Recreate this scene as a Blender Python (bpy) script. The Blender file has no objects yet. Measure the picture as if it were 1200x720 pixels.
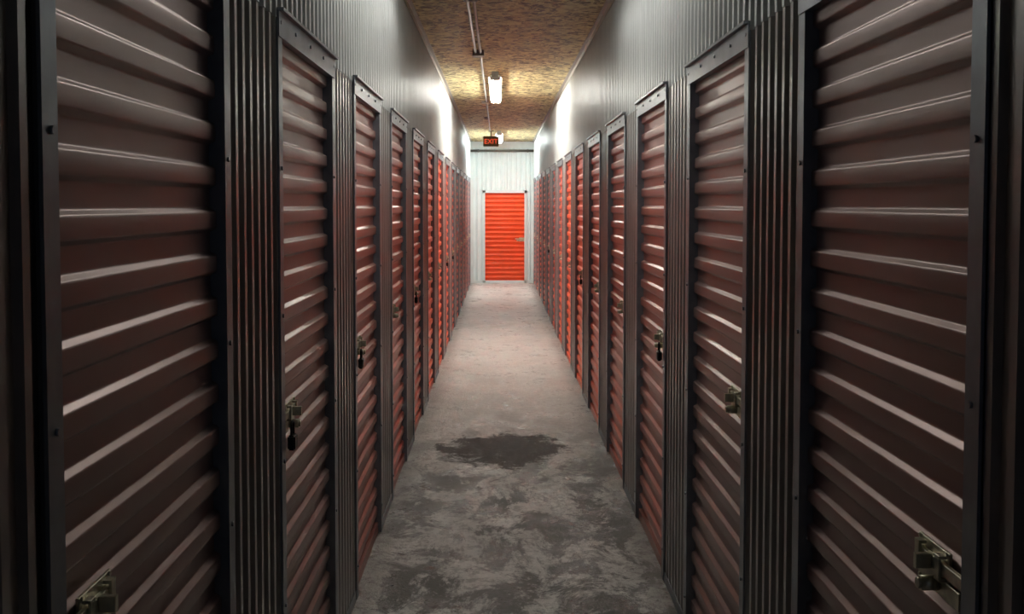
import bpy, bmesh, math, random
from mathutils import Vector, Matrix
random.seed(4)
S=bpy.context.scene
S.view_settings.view_transform='Standard'
XL,XR,H,YE,YB=-.68,.82,3.31,23.0,-2.4
DH=2.40
# ---------------------------------------------------------------- materials
def mat(name,col=(.5,.5,.5),rough=.5,metal=0.,coat=0.,var=.0,scale=8,bump=0.,stretch=(1,1,1),coat_r=.2,spec=.5):
    m=bpy.data.materials.new(name); m.use_nodes=True
    nt=m.node_tree; b=nt.nodes['Principled BSDF']
    b.inputs['Base Color'].default_value=(*col,1); b.inputs['Roughness'].default_value=rough
    b.inputs['Metallic'].default_value=metal; b.inputs['Coat Weight'].default_value=coat
    b.inputs['Coat Roughness'].default_value=coat_r
    b.inputs['Specular IOR Level'].default_value=spec
    tc=nt.nodes.new('ShaderNodeTexCoord'); mp=nt.nodes.new('ShaderNodeMapping'); mp.inputs['Scale'].default_value=stretch
    nt.links.new(tc.outputs['Object'],mp.inputs['Vector'])
    n=nt.nodes.new('ShaderNodeTexNoise'); n.inputs['Scale'].default_value=scale; n.inputs['Detail'].default_value=6
    nt.links.new(mp.outputs['Vector'],n.inputs['Vector'])
    r=nt.nodes.new('ShaderNodeValToRGB'); r.color_ramp.elements[0].position=.3; r.color_ramp.elements[1].position=.7
    r.color_ramp.elements[0].color=(*[c*(1-var) for c in col],1); r.color_ramp.elements[1].color=(*[min(1,c*(1+var)) for c in col],1)
    nt.links.new(n.outputs['Fac'],r.inputs['Fac']); nt.links.new(r.outputs['Color'],b.inputs['Base Color'])
    mr=nt.nodes.new('ShaderNodeMapRange'); mr.inputs['To Min'].default_value=max(.05,rough-.03); mr.inputs['To Max'].default_value=rough+.03
    nt.links.new(n.outputs['Fac'],mr.inputs['Value']); nt.links.new(mr.outputs['Result'],b.inputs['Roughness'])
    if bump:
        bp=nt.nodes.new('ShaderNodeBump'); bp.inputs['Strength'].default_value=bump; bp.inputs['Distance'].default_value=.01
        nt.links.new(n.outputs['Fac'],bp.inputs['Height']); nt.links.new(bp.outputs['Normal'],b.inputs['Normal'])
    return m
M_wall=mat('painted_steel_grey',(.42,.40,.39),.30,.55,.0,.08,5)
M_wallup=mat('painted_steel_grey_lit',(.64,.67,.67),.36,.25,.0,.06,4,0,(1,1,1),.2,.5)  # wall steel again, lightened in colour for the stronger light above the doors
M_frame=mat('galvanised_frame',(.28,.305,.34),.36,.55,0,.15,14)
M_white=mat('white_ribbed_steel',(.80,.87,.87),.4,.0,.1,.05,4,.0)
M_whitetrim=mat('white_trim_paint',(.80,.85,.84),.4,0,0,.05,5)
M_red=mat('orange_red_door_paint',(.82,.07,.008),.4,0,.1,.06,6)
M_brass=mat('worn_latch_zinc',(.66,.62,.48),.33,.7,0,.25,40)
M_dark=mat('black_padlock_steel',(.03,.03,.03),.35,.6,0,.2,30)
M_conduit=mat('conduit_zinc',(.42,.40,.36),.4,.6,0,.1,10)
M_pipe=mat('dark_pipe',(.16,.15,.13),.5,.3,0,.1,10)
M_fix=mat('fixture_enamel',(.7,.7,.68),.4,0,0,.04,10)
M_exit=mat('exit_sign_housing',(.16,.11,.05),.6,0,0,.05,10)
def emis(name,col,s):
    m=bpy.data.materials.new(name); m.use_nodes=True; b=m.node_tree.nodes['Principled BSDF']
    b.inputs['Base Color'].default_value=(*col,1); b.inputs['Emission Color'].default_value=(*col,1); b.inputs['Emission Strength'].default_value=s
    return m
M_exitl=emis('exit_letters',(1,.12,.05),.8)
# door paint runs from dull maroon, near dimness put into the colour, to orange
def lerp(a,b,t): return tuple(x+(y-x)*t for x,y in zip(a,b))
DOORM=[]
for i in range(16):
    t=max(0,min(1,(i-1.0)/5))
    DOORM.append(mat('depth_shaded_door_paint_%d'%i,lerp((.31,.212,.196),(.90,.125,.035),t),.35,.5*(1-t),.12,.05,3,0,(1,1,1),.25,.6))
# floor
def floor_mat():
    m=bpy.data.materials.new('stained_concrete'); m.use_nodes=True; nt=m.node_tree; b=nt.nodes['Principled BSDF']; N=nt.nodes.new; L=nt.links.new
    tc=N('ShaderNodeTexCoord')
    def noise(sc,det=8,rough=.6,st=(1,1,1),dist=0):
        mp=N('ShaderNodeMapping'); mp.inputs['Scale'].default_value=st; L(tc.outputs['Object'],mp.inputs['Vector'])
        n=N('ShaderNodeTexNoise'); n.inputs['Scale'].default_value=sc; n.inputs['Detail'].default_value=det; n.inputs['Roughness'].default_value=rough; n.inputs['Distortion'].default_value=dist
        L(mp.outputs['Vector'],n.inputs['Vector']); return n.outputs['Fac']
    def mth(op,a,c):
        k=N('ShaderNodeMath'); k.operation=op
        for i,v in enumerate((a,c)):
            if isinstance(v,(int,float)): k.inputs[i].default_value=v
            else: L(v,k.inputs[i])
        return k.outputs[0]
    def ramp(f,p0,p1,a=0,c=1):
        k=N('ShaderNodeMapRange'); k.interpolation_type='SMOOTHSTEP'; L(f,k.inputs['Value'])
        if p0>p1: p0,p1,a,c=p1,p0,c,a
        for nm,v in zip(('From Min','From Max','To Min','To Max'),(p0,p1,a,c)): k.inputs[nm].default_value=v
        return k.outputs['Result']
    def mix(f,a,c,mode='MIX'):
        k=N('ShaderNodeMix'); k.data_type='RGBA'; k.blend_type=mode
        if isinstance(f,(int,float)): k.inputs['Factor'].default_value=f
        else: L(f,k.inputs['Factor'])
        for i,v in ((6,a),(7,c)):
            if isinstance(v,tuple): k.inputs[i].default_value=(*v,1)
            else: L(v,k.inputs[i])
        return k.outputs[2]
    sep=N('ShaderNodeSeparateXYZ'); L(tc.outputs['Object'],sep.inputs[0])
    X,Y=sep.outputs[0],sep.outputs[1]
    base=mix(ramp(noise(1.6,10,.7),.35,.65),(.60,.60,.57),(.82,.81,.77))
    base=mix(ramp(noise(22,8,.75),.42,.62,0,.45),base,(.36,.35,.33))
    base=mix(ramp(noise(60,4,.7),.54,.66,0,.5),base,(.87,.86,.83))
    # dirt builds up towards the entrance
    bl=mth('ADD',noise(3.2,14,.78,(1,.65,1),.5),mth('MULTIPLY',ramp(X,-.25,.6),.03))
    blot=ramp(bl,.475,.55)
    base=mix(mth('MULTIPLY',blot,ramp(Y,9.0,5.8,.06,.93)),base,(.055,.050,.046))
    base=mix(mth('MULTIPLY',ramp(noise(13,12,.8),.48,.58,0,.65),ramp(Y,9,5,0,1)),base,(.11,.10,.095))
    # oil stain
    dx=mth('DIVIDE',mth('SUBTRACT',X,.04),.45); dy=mth('DIVIDE',mth('SUBTRACT',Y,7.3),.5)
    d=mth('SQRT',mth('ADD',mth('MULTIPLY',dx,dx),mth('MULTIPLY',dy,dy)),0)
    d=mth('ADD',d,mth('MULTIPLY',mth('SUBTRACT',noise(4,12,.8),.5),3.5))
    stain=ramp(d,1.15,.8,0,.95)
    base=mix(stain,base,(.040,.024,.020))
    # rusty smears
    base=mix(ramp(noise(1.1,8,.7,(1,.35,1)),.56,.68,0,.3),base,(.33,.23,.18))
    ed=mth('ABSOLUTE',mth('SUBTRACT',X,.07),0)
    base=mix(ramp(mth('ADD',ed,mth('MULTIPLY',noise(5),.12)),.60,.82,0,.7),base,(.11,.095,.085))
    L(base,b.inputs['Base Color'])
    L(mth('SUBTRACT',.5,mth('MULTIPLY',stain,.35)),b.inputs['Specular IOR Level'])
    gl=ramp(noise(3.6,14,.8,(1,.8,1)),.42,.56,.25,.58)
    L(mth('MAXIMUM',gl,mth('MULTIPLY',stain,.65)),b.inputs['Roughness'])
    bp=N('ShaderNodeBump'); bp.inputs['Strength'].default_value=.75; bp.inputs['Distance'].default_value=.014
    L(mth('ADD',noise(7,14,.76),mth('MULTIPLY',noise(60,4,.6),.35)),bp.inputs['Height']); L(bp.outputs['Normal'],b.inputs['Normal'])
    return m
def osb_mat():
    m=bpy.data.materials.new('osb_board'); m.use_nodes=True; nt=m.node_tree; b=nt.nodes['Principled BSDF']; N=nt.nodes.new; L=nt.links.new
    tc=N('ShaderNodeTexCoord')
    dn=N('ShaderNodeTexNoise'); dn.inputs['Scale'].default_value=5; dn.inputs['Detail'].default_value=3; L(tc.outputs['Object'],dn.inputs['Vector'])
    dm=N('ShaderNodeVectorMath'); dm.operation='MULTIPLY_ADD'; L(dn.outputs['Color'],dm.inputs[0]); dm.inputs[1].default_value=(.22,.22,0); L(tc.outputs['Object'],dm.inputs[2])
    acc=None
    for st,rot in (((38,13,1),.5),((38,13,1),-.7),((38,13,1),1.6)):
        mp=N('ShaderNodeMapping'); mp.vector_type='TEXTURE'; mp.inputs['Scale'].default_value=(1/st[0],1/st[1],1); mp.inputs['Rotation'].default_value=(0,0,rot); L(dm.outputs[0],mp.inputs['Vector'])
        v=N('ShaderNodeTexVoronoi'); v.inputs['Scale'].default_value=1; v.voronoi_dimensions='2D'; L(mp.outputs['Vector'],v.inputs['Vector'])
        sp=N('ShaderNodeSeparateColor'); L(v.outputs['Color'],sp.inputs[0])
        if acc is None: acc=sp.outputs[0]
        else:
            k=N('ShaderNodeMath'); k.operation='ADD'; L(acc,k.inputs[0]); L(sp.outputs[0],k.inputs[1]); acc=k.outputs[0]
    n=N('ShaderNodeTexNoise'); n.inputs['Scale'].default_value=40; n.inputs['Detail'].default_value=6; L(tc.outputs['Object'],n.inputs['Vector'])
    a2=N('ShaderNodeMath'); a2.operation='MULTIPLY_ADD'; L(n.outputs['Fac'],a2.inputs[0]); a2.inputs[1].default_value=.8; L(acc,a2.inputs[2])
    mr=N('ShaderNodeMath'); mr.operation='MULTIPLY'; mr.inputs[1].default_value=1/3.8; L(a2.outputs[0],mr.inputs[0])
    r=N('ShaderNodeValToRGB'); L(mr.outputs[0],r.inputs['Fac'])
    e=r.color_ramp.elements; e[0].position=.30; e[0].color=(.15,.115,.05,1); e[1].position=.68; e[1].color=(.98,.90,.52,1)
    k=e.new(.48); k.color=(.68,.56,.26,1)
    L(r.outputs['Color'],b.inputs['Base Color']); b.inputs['Roughness'].default_value=.5
    bp=N('ShaderNodeBump'); bp.inputs['Strength'].default_value=.9; bp.inputs['Distance'].default_value=.009; L(a2.outputs[0],bp.inputs['Height']); L(bp.outputs['Normal'],b.inputs['Normal'])
    return m
# ---------------------------------------------------------------- helpers
def box(bm,x0,x1,y0,y1,z0,z1,mi=0):
    if x0>x1:x0,x1=x1,x0
    v=[bm.verts.new(p) for p in ((x0,y0,z0),(x1,y0,z0),(x1,y1,z0),(x0,y1,z0),(x0,y0,z1),(x1,y0,z1),(x1,y1,z1),(x0,y1,z1))]
    for q in ((0,3,2,1),(4,5,6,7),(0,1,5,4),(1,2,6,5),(2,3,7,6),(3,0,4,7)):
        f=bm.faces.new([v[i] for i in q]); f.material_index=mi
def cyl(bm,c,r,l,axis='X',seg=16,mi=0,r2=None):
    rot={'X':Matrix.Rotation(math.pi/2,4,'Y'),'Y':Matrix.Rotation(math.pi/2,4,'X'),'Z':Matrix.Identity(4)}[axis]
    res=bmesh.ops.create_cone(bm,cap_ends=True,segments=seg,radius1=r,radius2=r if r2 is None else r2,depth=l,matrix=Matrix.Translation(c)@rot)
    for f in {f for v in res['verts'] for f in v.link_faces}: f.material_index=mi; f.smooth=len(f.verts)==4
def mesh(bm,name,mats,norm=True):
    if norm: bmesh.ops.recalc_face_normals(bm,faces=bm.faces)
    me=bpy.data.meshes.new(name); bm.to_mesh(me); bm.free()
    for m in mats: me.materials.append(m)
    return me
def obj(name,data,parent=None,loc=(0,0,0)):
    o=bpy.data.objects.new(name,data); S.collection.objects.link(o); o.location=loc
    if parent: o.parent=parent
    return o
# ---------------------------------------------------------------- shell
bm=bmesh.new(); box(bm,XL-.4,XR+.4,YB,YE+.4,-.12,0); obj('floor',mesh(bm,'floor',[floor_mat()]))
bm=bmesh.new(); box(bm,XL-.4,XR+.4,YB,YE+.4,H,H+.12); obj('ceiling',mesh(bm,'ceiling',[osb_mat()]))
def ribs(a,b,pitch=.1,depth=.02):
    """list of (u,offset) for trapezoid ribbed sheet between a and b"""
    pts=[(a,0)]; k=math.floor(a/pitch)-1
    prof=((.18,0),(.30,1),(.34,1.0),(.56,1.0),(.60,1),(.72,0))
    while k*pitch<b:
        for t,d in prof:
            u=(k+t)*pitch
            if a+.004<u<b-.004: pts.append((u,d*depth))
        k+=1
    pts.append((b,0)); return pts
def ribbed(bm,fn,a,b,z0,z1,pitch=.1,depth=.02,mi=0):
    P=ribs(a,b,pitch,depth); prev=None
    for u,d in P:
        cur=(bm.verts.new(fn(u,d,z0)),bm.verts.new(fn(u,d,z1)))
        if prev: bm.faces.new((prev[0],cur[0],cur[1],prev[1])).material_index=mi
        prev=cur
def side_wall(name,xw,s,starts,w):
    bm=bmesh.new(); fn=lambda u,d,z:(xw+s*d,u,z)
    edges=[YB]+[e for st in starts for e in (st,st+w)]+[YE]
    for i in range(0,len(edges),2):
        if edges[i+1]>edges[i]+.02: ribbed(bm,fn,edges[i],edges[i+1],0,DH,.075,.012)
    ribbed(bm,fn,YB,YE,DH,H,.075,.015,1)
    box(bm,xw-s*.13,xw-s*.15,YB,YE,0,H)   # backing sheet behind the doors
    for i in range(0,len(edges),2):       # returns of the piers
        for e in (edges[i],edges[i+1]):
            box(bm,xw,xw-s*.13,e-.004,e+.004,0,DH)
    box(bm,xw,xw-s*.13,YB,YE,DH,DH+.01)
    obj(name,mesh(bm,name,[M_wall,M_wallup]))
WL,PL,WR,PR=.93,1.535,.95,1.55
SL=[1.46+PL*i for i in range(-2,14)]; SR=[1.66+PR*i for i in range(-2,14)]
side_wall('wall_left',XL,1,SL,WL); side_wall('wall_right',XR,-1,SR,WR)
# end wall with door opening
DX0,DX1,DZ=-.35,.61,2.13
bm=bmesh.new(); fn=lambda u,d,z:(u,YE-d,z)
ribbed(bm,fn,XL-.15,DX0,0,DZ,.11,.025); ribbed(bm,fn,DX1,XR+.15,0,DZ,.11,.025); ribbed(bm,fn,XL-.15,XR+.15,DZ,H,.11,.025)
box(bm,XL-.2,XR+.2,YE+.12,YE+.14,0,H)
obj('wall_back',mesh(bm,'wall_back',[M_white]))
bm=bmesh.new()
box(bm,XL-.0,XR,YE-.05,YE-.025,H-.16,H-.01); box(bm,XL,XR,YE-.045,YE-.025,0,.06)
box(bm,XL+.0,XL+.07,YE-.05,YE-.025,.06,H-.16); box(bm,XR-.07,XR,YE-.05,YE-.025,.06,H-.16)
obj('trim_1',mesh(bm,'trim_back',[M_whitetrim]))
for nm,xw,s in (('trim_2',XL,1),('trim_3',XR,-1)):
    bm=bmesh.new(); box(bm,xw+s*.017,xw+s*.05,YB,YE-.06,H-.006,H-.0005); box(bm,xw+s*.017,xw+s*.021,YB,YE-.06,H-.05,H-.006)
    obj(nm,mesh(bm,nm,[M_conduit]))
for nm,xw,s,st,w in (('baseboard_left',XL,1,SL,WL),('baseboard_right',XR,-1,SR,WR)):
    bm=bmesh.new(); ed=[YB]+[e for q in st for e in (q,q+w)]+[YE-.06]
    for i in range(0,len(ed),2):
        if ed[i+1]-ed[i]>.15: box(bm,xw+s*.0125,xw+s*.016,ed[i]+.05,ed[i+1]-.05,0.0,.05)
    obj(nm,mesh(bm,nm,[M_frame]))
# ---------------------------------------------------------------- roll up doors
PITCH=.105
CX=-.020   # curtain plane behind wall plane
def slat_profile(h):
    prof=((0,0),(.03,0),(.37,0),(.40,.02),(.425,.10),(.485,.86),(.51,.97),(.54,1.0),(.69,1.04),(.84,1.0),(.87,.97),(.895,.86),(.955,.10),(.975,.02))
    out=[];k=0
    while k*PITCH<h:
        for t,d in prof:
            z=(k+t)*PITCH
            if z<=h: out.append((z,d))
        k+=1
    return out
def curtain_mesh(name,s,w,h,m,seed):
    rnd=random.Random(seed); bm=bmesh.new(); NY=14; P=slat_profile(h-.06); rows=[]
    ph=[rnd.uniform(0,6.28) for _ in range(4)]
    for z,d in P:
        k=int(z/PITCH); row=[]
        for j in range(NY+1):
            u=.012+(w-.024)*j/NY
            wob=.0006*math.sin(u*4+ph[0]+z*1.7)+.0003*math.sin(u*9+ph[1]+z*11)
            row.append(bm.verts.new((s*(CX+d*.016+wob),u,.05+z)))
        rows.append(row)
    for a,b in zip(rows,rows[1:]):
        for j in range(NY):
            f=bm.faces.new((a[j],a[j+1],b[j+1],b[j])); f.smooth=True
    # bottom bar
    box(bm,s*(CX-.005),s*(CX+.02),.012,w-.012,.0,.055)
    return mesh(bm,name,[m])
def frame_mesh(name,s,w,h):
    bm=bmesh.new()
    for a,b in ((-.035,.016),(w-.016,w+.035)):
        box(bm,s*.0125,s*.019,a,b,0,h+.05)
        c0,c1=((.012,.016) if a<0 else (w-.016,w-.012))
        box(bm,-s*.06,s*.0125,c0,c1,0,h)
    box(bm,s*.0125,s*.022,-.035,w+.035,h-.035,h+.05)
    box(bm,-s*.06,s*.0125,.016,w-.016,h-.035,h-.03)
    # header lip
    box(bm,s*.02,s*.036,-.035,w+.035,h+.04,h+.05)
    for uu in (-.007,w+.007):
        for zz in (.15,.6,1.05,1.5,1.95,h+.01): cyl(bm,(s*.021,uu,zz),.0065,.006,'X',8)
    for uu in (.2,.45,.7): cyl(bm,(s*.024,uu,h+.008),.0065,.006,'X',8)
    return mesh(bm,name,[M_frame])
def latch_mesh(name,s):
    bm=bmesh.new()
    X=lambda v:-s*.003+s*v
    box(bm,X(0),X(.006),.055,.185,-.045,.045)         # plate
    box(bm,X(.006),X(.016),-.035,.175,.002,.026)        # sliding bar
    for u in (.065,.15):                             # guide straps
        box(bm,X(.016),X(.021),u,u+.02,-.006,.034); box(bm,X(.006),X(.021),u,u+.02,-.010,-.004); box(bm,X(.006),X(.021),u,u+.02,.032,.038)
    box(bm,X(.016),X(.045),.105,.118,.000,.028)         # thumb tab
    box(bm,X(.006),X(.014),.0,.05,-.04,-.006)       # staple bracket
    cyl(bm,(X(.022),.105,-.026),.014,.032,'X',20); cyl(bm,(X(.04),.105,-.026),.010,.006,'X',16)
    for u in (.065,.175):
        for z in (-.036,.041): cyl(bm,(X(.008),u,z),.004,.004,'X',8)
    bmesh.ops.bevel(bm,geom=[e for e in bm.edges if e.calc_length()>.02],offset=.0012,segments=1,affect='EDGES')
    return mesh(bm,name,[M_brass])
def padlock_mesh(name,s,loc_s=1):
    bm=bmesh.new()
    box(bm,-.012,.012,-.024,.024,-.085,-.038)
    bmesh.ops.bevel(bm,geom=list(bm.edges),offset=.005,segments=3,affect='EDGES')
    # shackle
    pts=[(-.016,-.042)]+[(-.016*math.cos(a),-.012+.016*math.sin(a)) for a in [math.pi*i/10 for i in range(11)]]+[(.016,-.042)]
    prev=None
    for (u,z) in pts:
        ring=[]
        for k in range(8):
            a=k*math.pi/4
            i=pts.index((u,z)); t=Vector((0,pts[min(i+1,len(pts)-1)][0]-pts[max(i-1,0)][0],pts[min(i+1,len(pts)-1)][1]-pts[max(i-1,0)][1])).normalized()
            nrm=Vector((1,0,0)); bi=t.cross(nrm)
            ring.append(bm.verts.new(Vector((0,u,z))+nrm*.004*math.cos(a)+bi*.004*math.sin(a)))
        if prev:
            for k in range(8):
                f=bm.faces.new((prev[k],prev[(k+1)%8],ring[(k+1)%8],ring[k])); f.smooth=True
        prev=ring
    cyl(bm,(0,0,-.086),.008,.004,'Z',12)
    return mesh(bm,name,[M_dark])
for side,xw,s,st,w in (('L',XL,1,SL,WL),('R',XR,-1,SR,WR)):
    fm=frame_mesh('frame'+side,s,w,DH-.02); lm=latch_mesh('latch'+side,s); pm=padlock_mesh('padlock'+side,s)
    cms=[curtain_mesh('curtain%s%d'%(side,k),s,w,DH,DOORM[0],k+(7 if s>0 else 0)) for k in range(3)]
    for i,y0 in enumerate(st):
        p=obj('roll_up_door',None,None,(xw,y0,0)); p.empty_display_size=.2
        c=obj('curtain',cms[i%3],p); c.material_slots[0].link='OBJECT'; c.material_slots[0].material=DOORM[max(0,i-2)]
        obj('jamb_frame',fm,p); obj('slide_latch',lm,p,(0,0.04,1.16))
        if (side=='L' and i in (3,4,6,9,10)) or (side=='R' and i in (4,7,11)):
            q=obj('padlock',pm,p,(s*.030,.04+.025,1.155)); 
# back wall door
p=obj('roll_up_door',None,None,(DX0,YE,0))
W=DX1-DX0
cm=curtain_mesh('curtain_back',1,W,DZ+.02,M_red,3)
R=Matrix.Rotation(-math.pi/2,4,'Z')    # local x -> -y ; y -> x
c=obj('curtain',cm,p); c.matrix_local=R
bm=bmesh.new()
for a,b in ((-.035,.02),(W-.02,W+.035)): box(bm,a,b,-.045,-.026,0,DZ+.04)
box(bm,-.035,W+.035,-.045,-.026,DZ-.02,DZ+.05)
obj('jamb_frame',mesh(bm,'frame_back',[M_whitetrim]),p)
lm=latch_mesh('latch_back',1)
l=obj('slide_latch',lm,p); l.matrix_local=Matrix.Translation((W-.2,0,1.02))@R
# ---------------------------------------------------------------- ceiling fittings
def fixture(y0,y1,x,strength,col):
    p=obj('fluorescent_ceiling_light',None,None,(x,y0,H)); L_=y1-y0
    bm=bmesh.new()
    # reflector channel: box spine with angled wings
    box(bm,-.04,.04,0,L_,-.06,-.001)
    for sx in (-1,1):
        v=[bm.verts.new(q) for q in ((sx*.04,0,-.045),(sx*.070,0,-.066),(sx*.070,L_,-.066),(sx*.04,L_,-.045),(sx*.04,0,-.050),(sx*.070,0,-.071),(sx*.070,L_,-.071),(sx*.04,L_,-.050))]
        for q in ((0,1,2,3),(7,6,5,4),(1,5,6,2),(0,4,5,1),(3,2,6,7)): bm.faces.new([v[i] for i in q])
    for yy in (.0,L_-.015): box(bm,-.06,.06,yy,yy+.015,-.10,-.055)
    obj('housing',mesh(bm,'housing',[M_fix]),p)
    bm=bmesh.new()
    for dx in (-.032,.032): cyl(bm,(dx,L_/2,-.084),.016,L_-.03,'Y',16)
    obj('tubes',mesh(bm,'tubes',[emis('fluorescent_tube',col,strength)]),p)
    return p
fixture(10.9,13.3,-.045,95,(1,.98,.90))
fixture(19.6,22.0,.0,135,(.86,1,.98))
fixture(3.6,6.0,-.045,16,(1,.98,.94))  # out of view, at the fixture spacing; dim glow added to light near doors
# conduit
bm=bmesh.new(); cyl(bm,(-.18,(YB+19.6)/2,H-.02),.013,19.6-YB,'Y',12)
cyl(bm,(-.225,3.5,H-.02),.013,11.8,'Y',12)
for y in (2,4.5,7,9.4,14,16.5): box(bm,-.25,-.155,y,y+.03,H-.036,H)
box(bm,-.255,-.145,9.4,9.52,H-.055,H-.001)
box(bm,-.20,-.15,13.9,14.0,H-.05,H-.001)
obj('electrical_conduit',mesh(bm,'electrical_conduit',[M_conduit]))
bm=bmesh.new(); cyl(bm,((XL+XR)/2,YE-.09,H-.22),.028,XR-XL-.03,'X',16)
for x in (-.5,.65): box(bm,x,x+.03,YE-.12,YE-.03,H-.255,H-.185)
obj('end_conduit_pipe',mesh(bm,'end_conduit_pipe',[M_pipe]))  # horizontal conduit pipe, drawn for the dark line across the end wall top
# exit sign
p=obj('exit_sign',None,None,(-.16,19.2,0))
bm=bmesh.new(); box(bm,-.15,.15,-.02,.02,H-.34,H-.14); bmesh.ops.bevel(bm,geom=list(bm.edges),offset=.006,segments=2,affect='EDGES')
cyl(bm,(0,0,H-.09),.012,.10,'Z',12); box(bm,-.05,.05,-.04,.04,H-.05,H-.034)
obj('housing',mesh(bm,'exit_housing',[M_exit]),p)
cu=bpy.data.curves.new('exit_text','FONT'); cu.body='EXIT'; cu.size=.13; cu.extrude=.002; cu.align_x='CENTER'; cu.materials.append(M_exitl)
t=obj('letters',cu,p,(0,-.023,H-.285)); t.rotation_euler=(math.pi/2,0,0)
# ---------------------------------------------------------------- world + camera
w=bpy.data.worlds.new('World'); S.world=w; w.use_nodes=True
w.node_tree.nodes['Background'].inputs[0].default_value=(.5,.68,1,1); w.node_tree.nodes['Background'].inputs[1].default_value=.06
cam=bpy.data.cameras.new('camera'); co=obj('camera',cam,None,(0,0,1.84)); S.camera=co
cam.lens=34.5; cam.sensor_width=36; cam.shift_x=.0125; cam.shift_y=-.06; cam.clip_start=.05
co.rotation_euler=(math.radians(90-2.4),0,0)
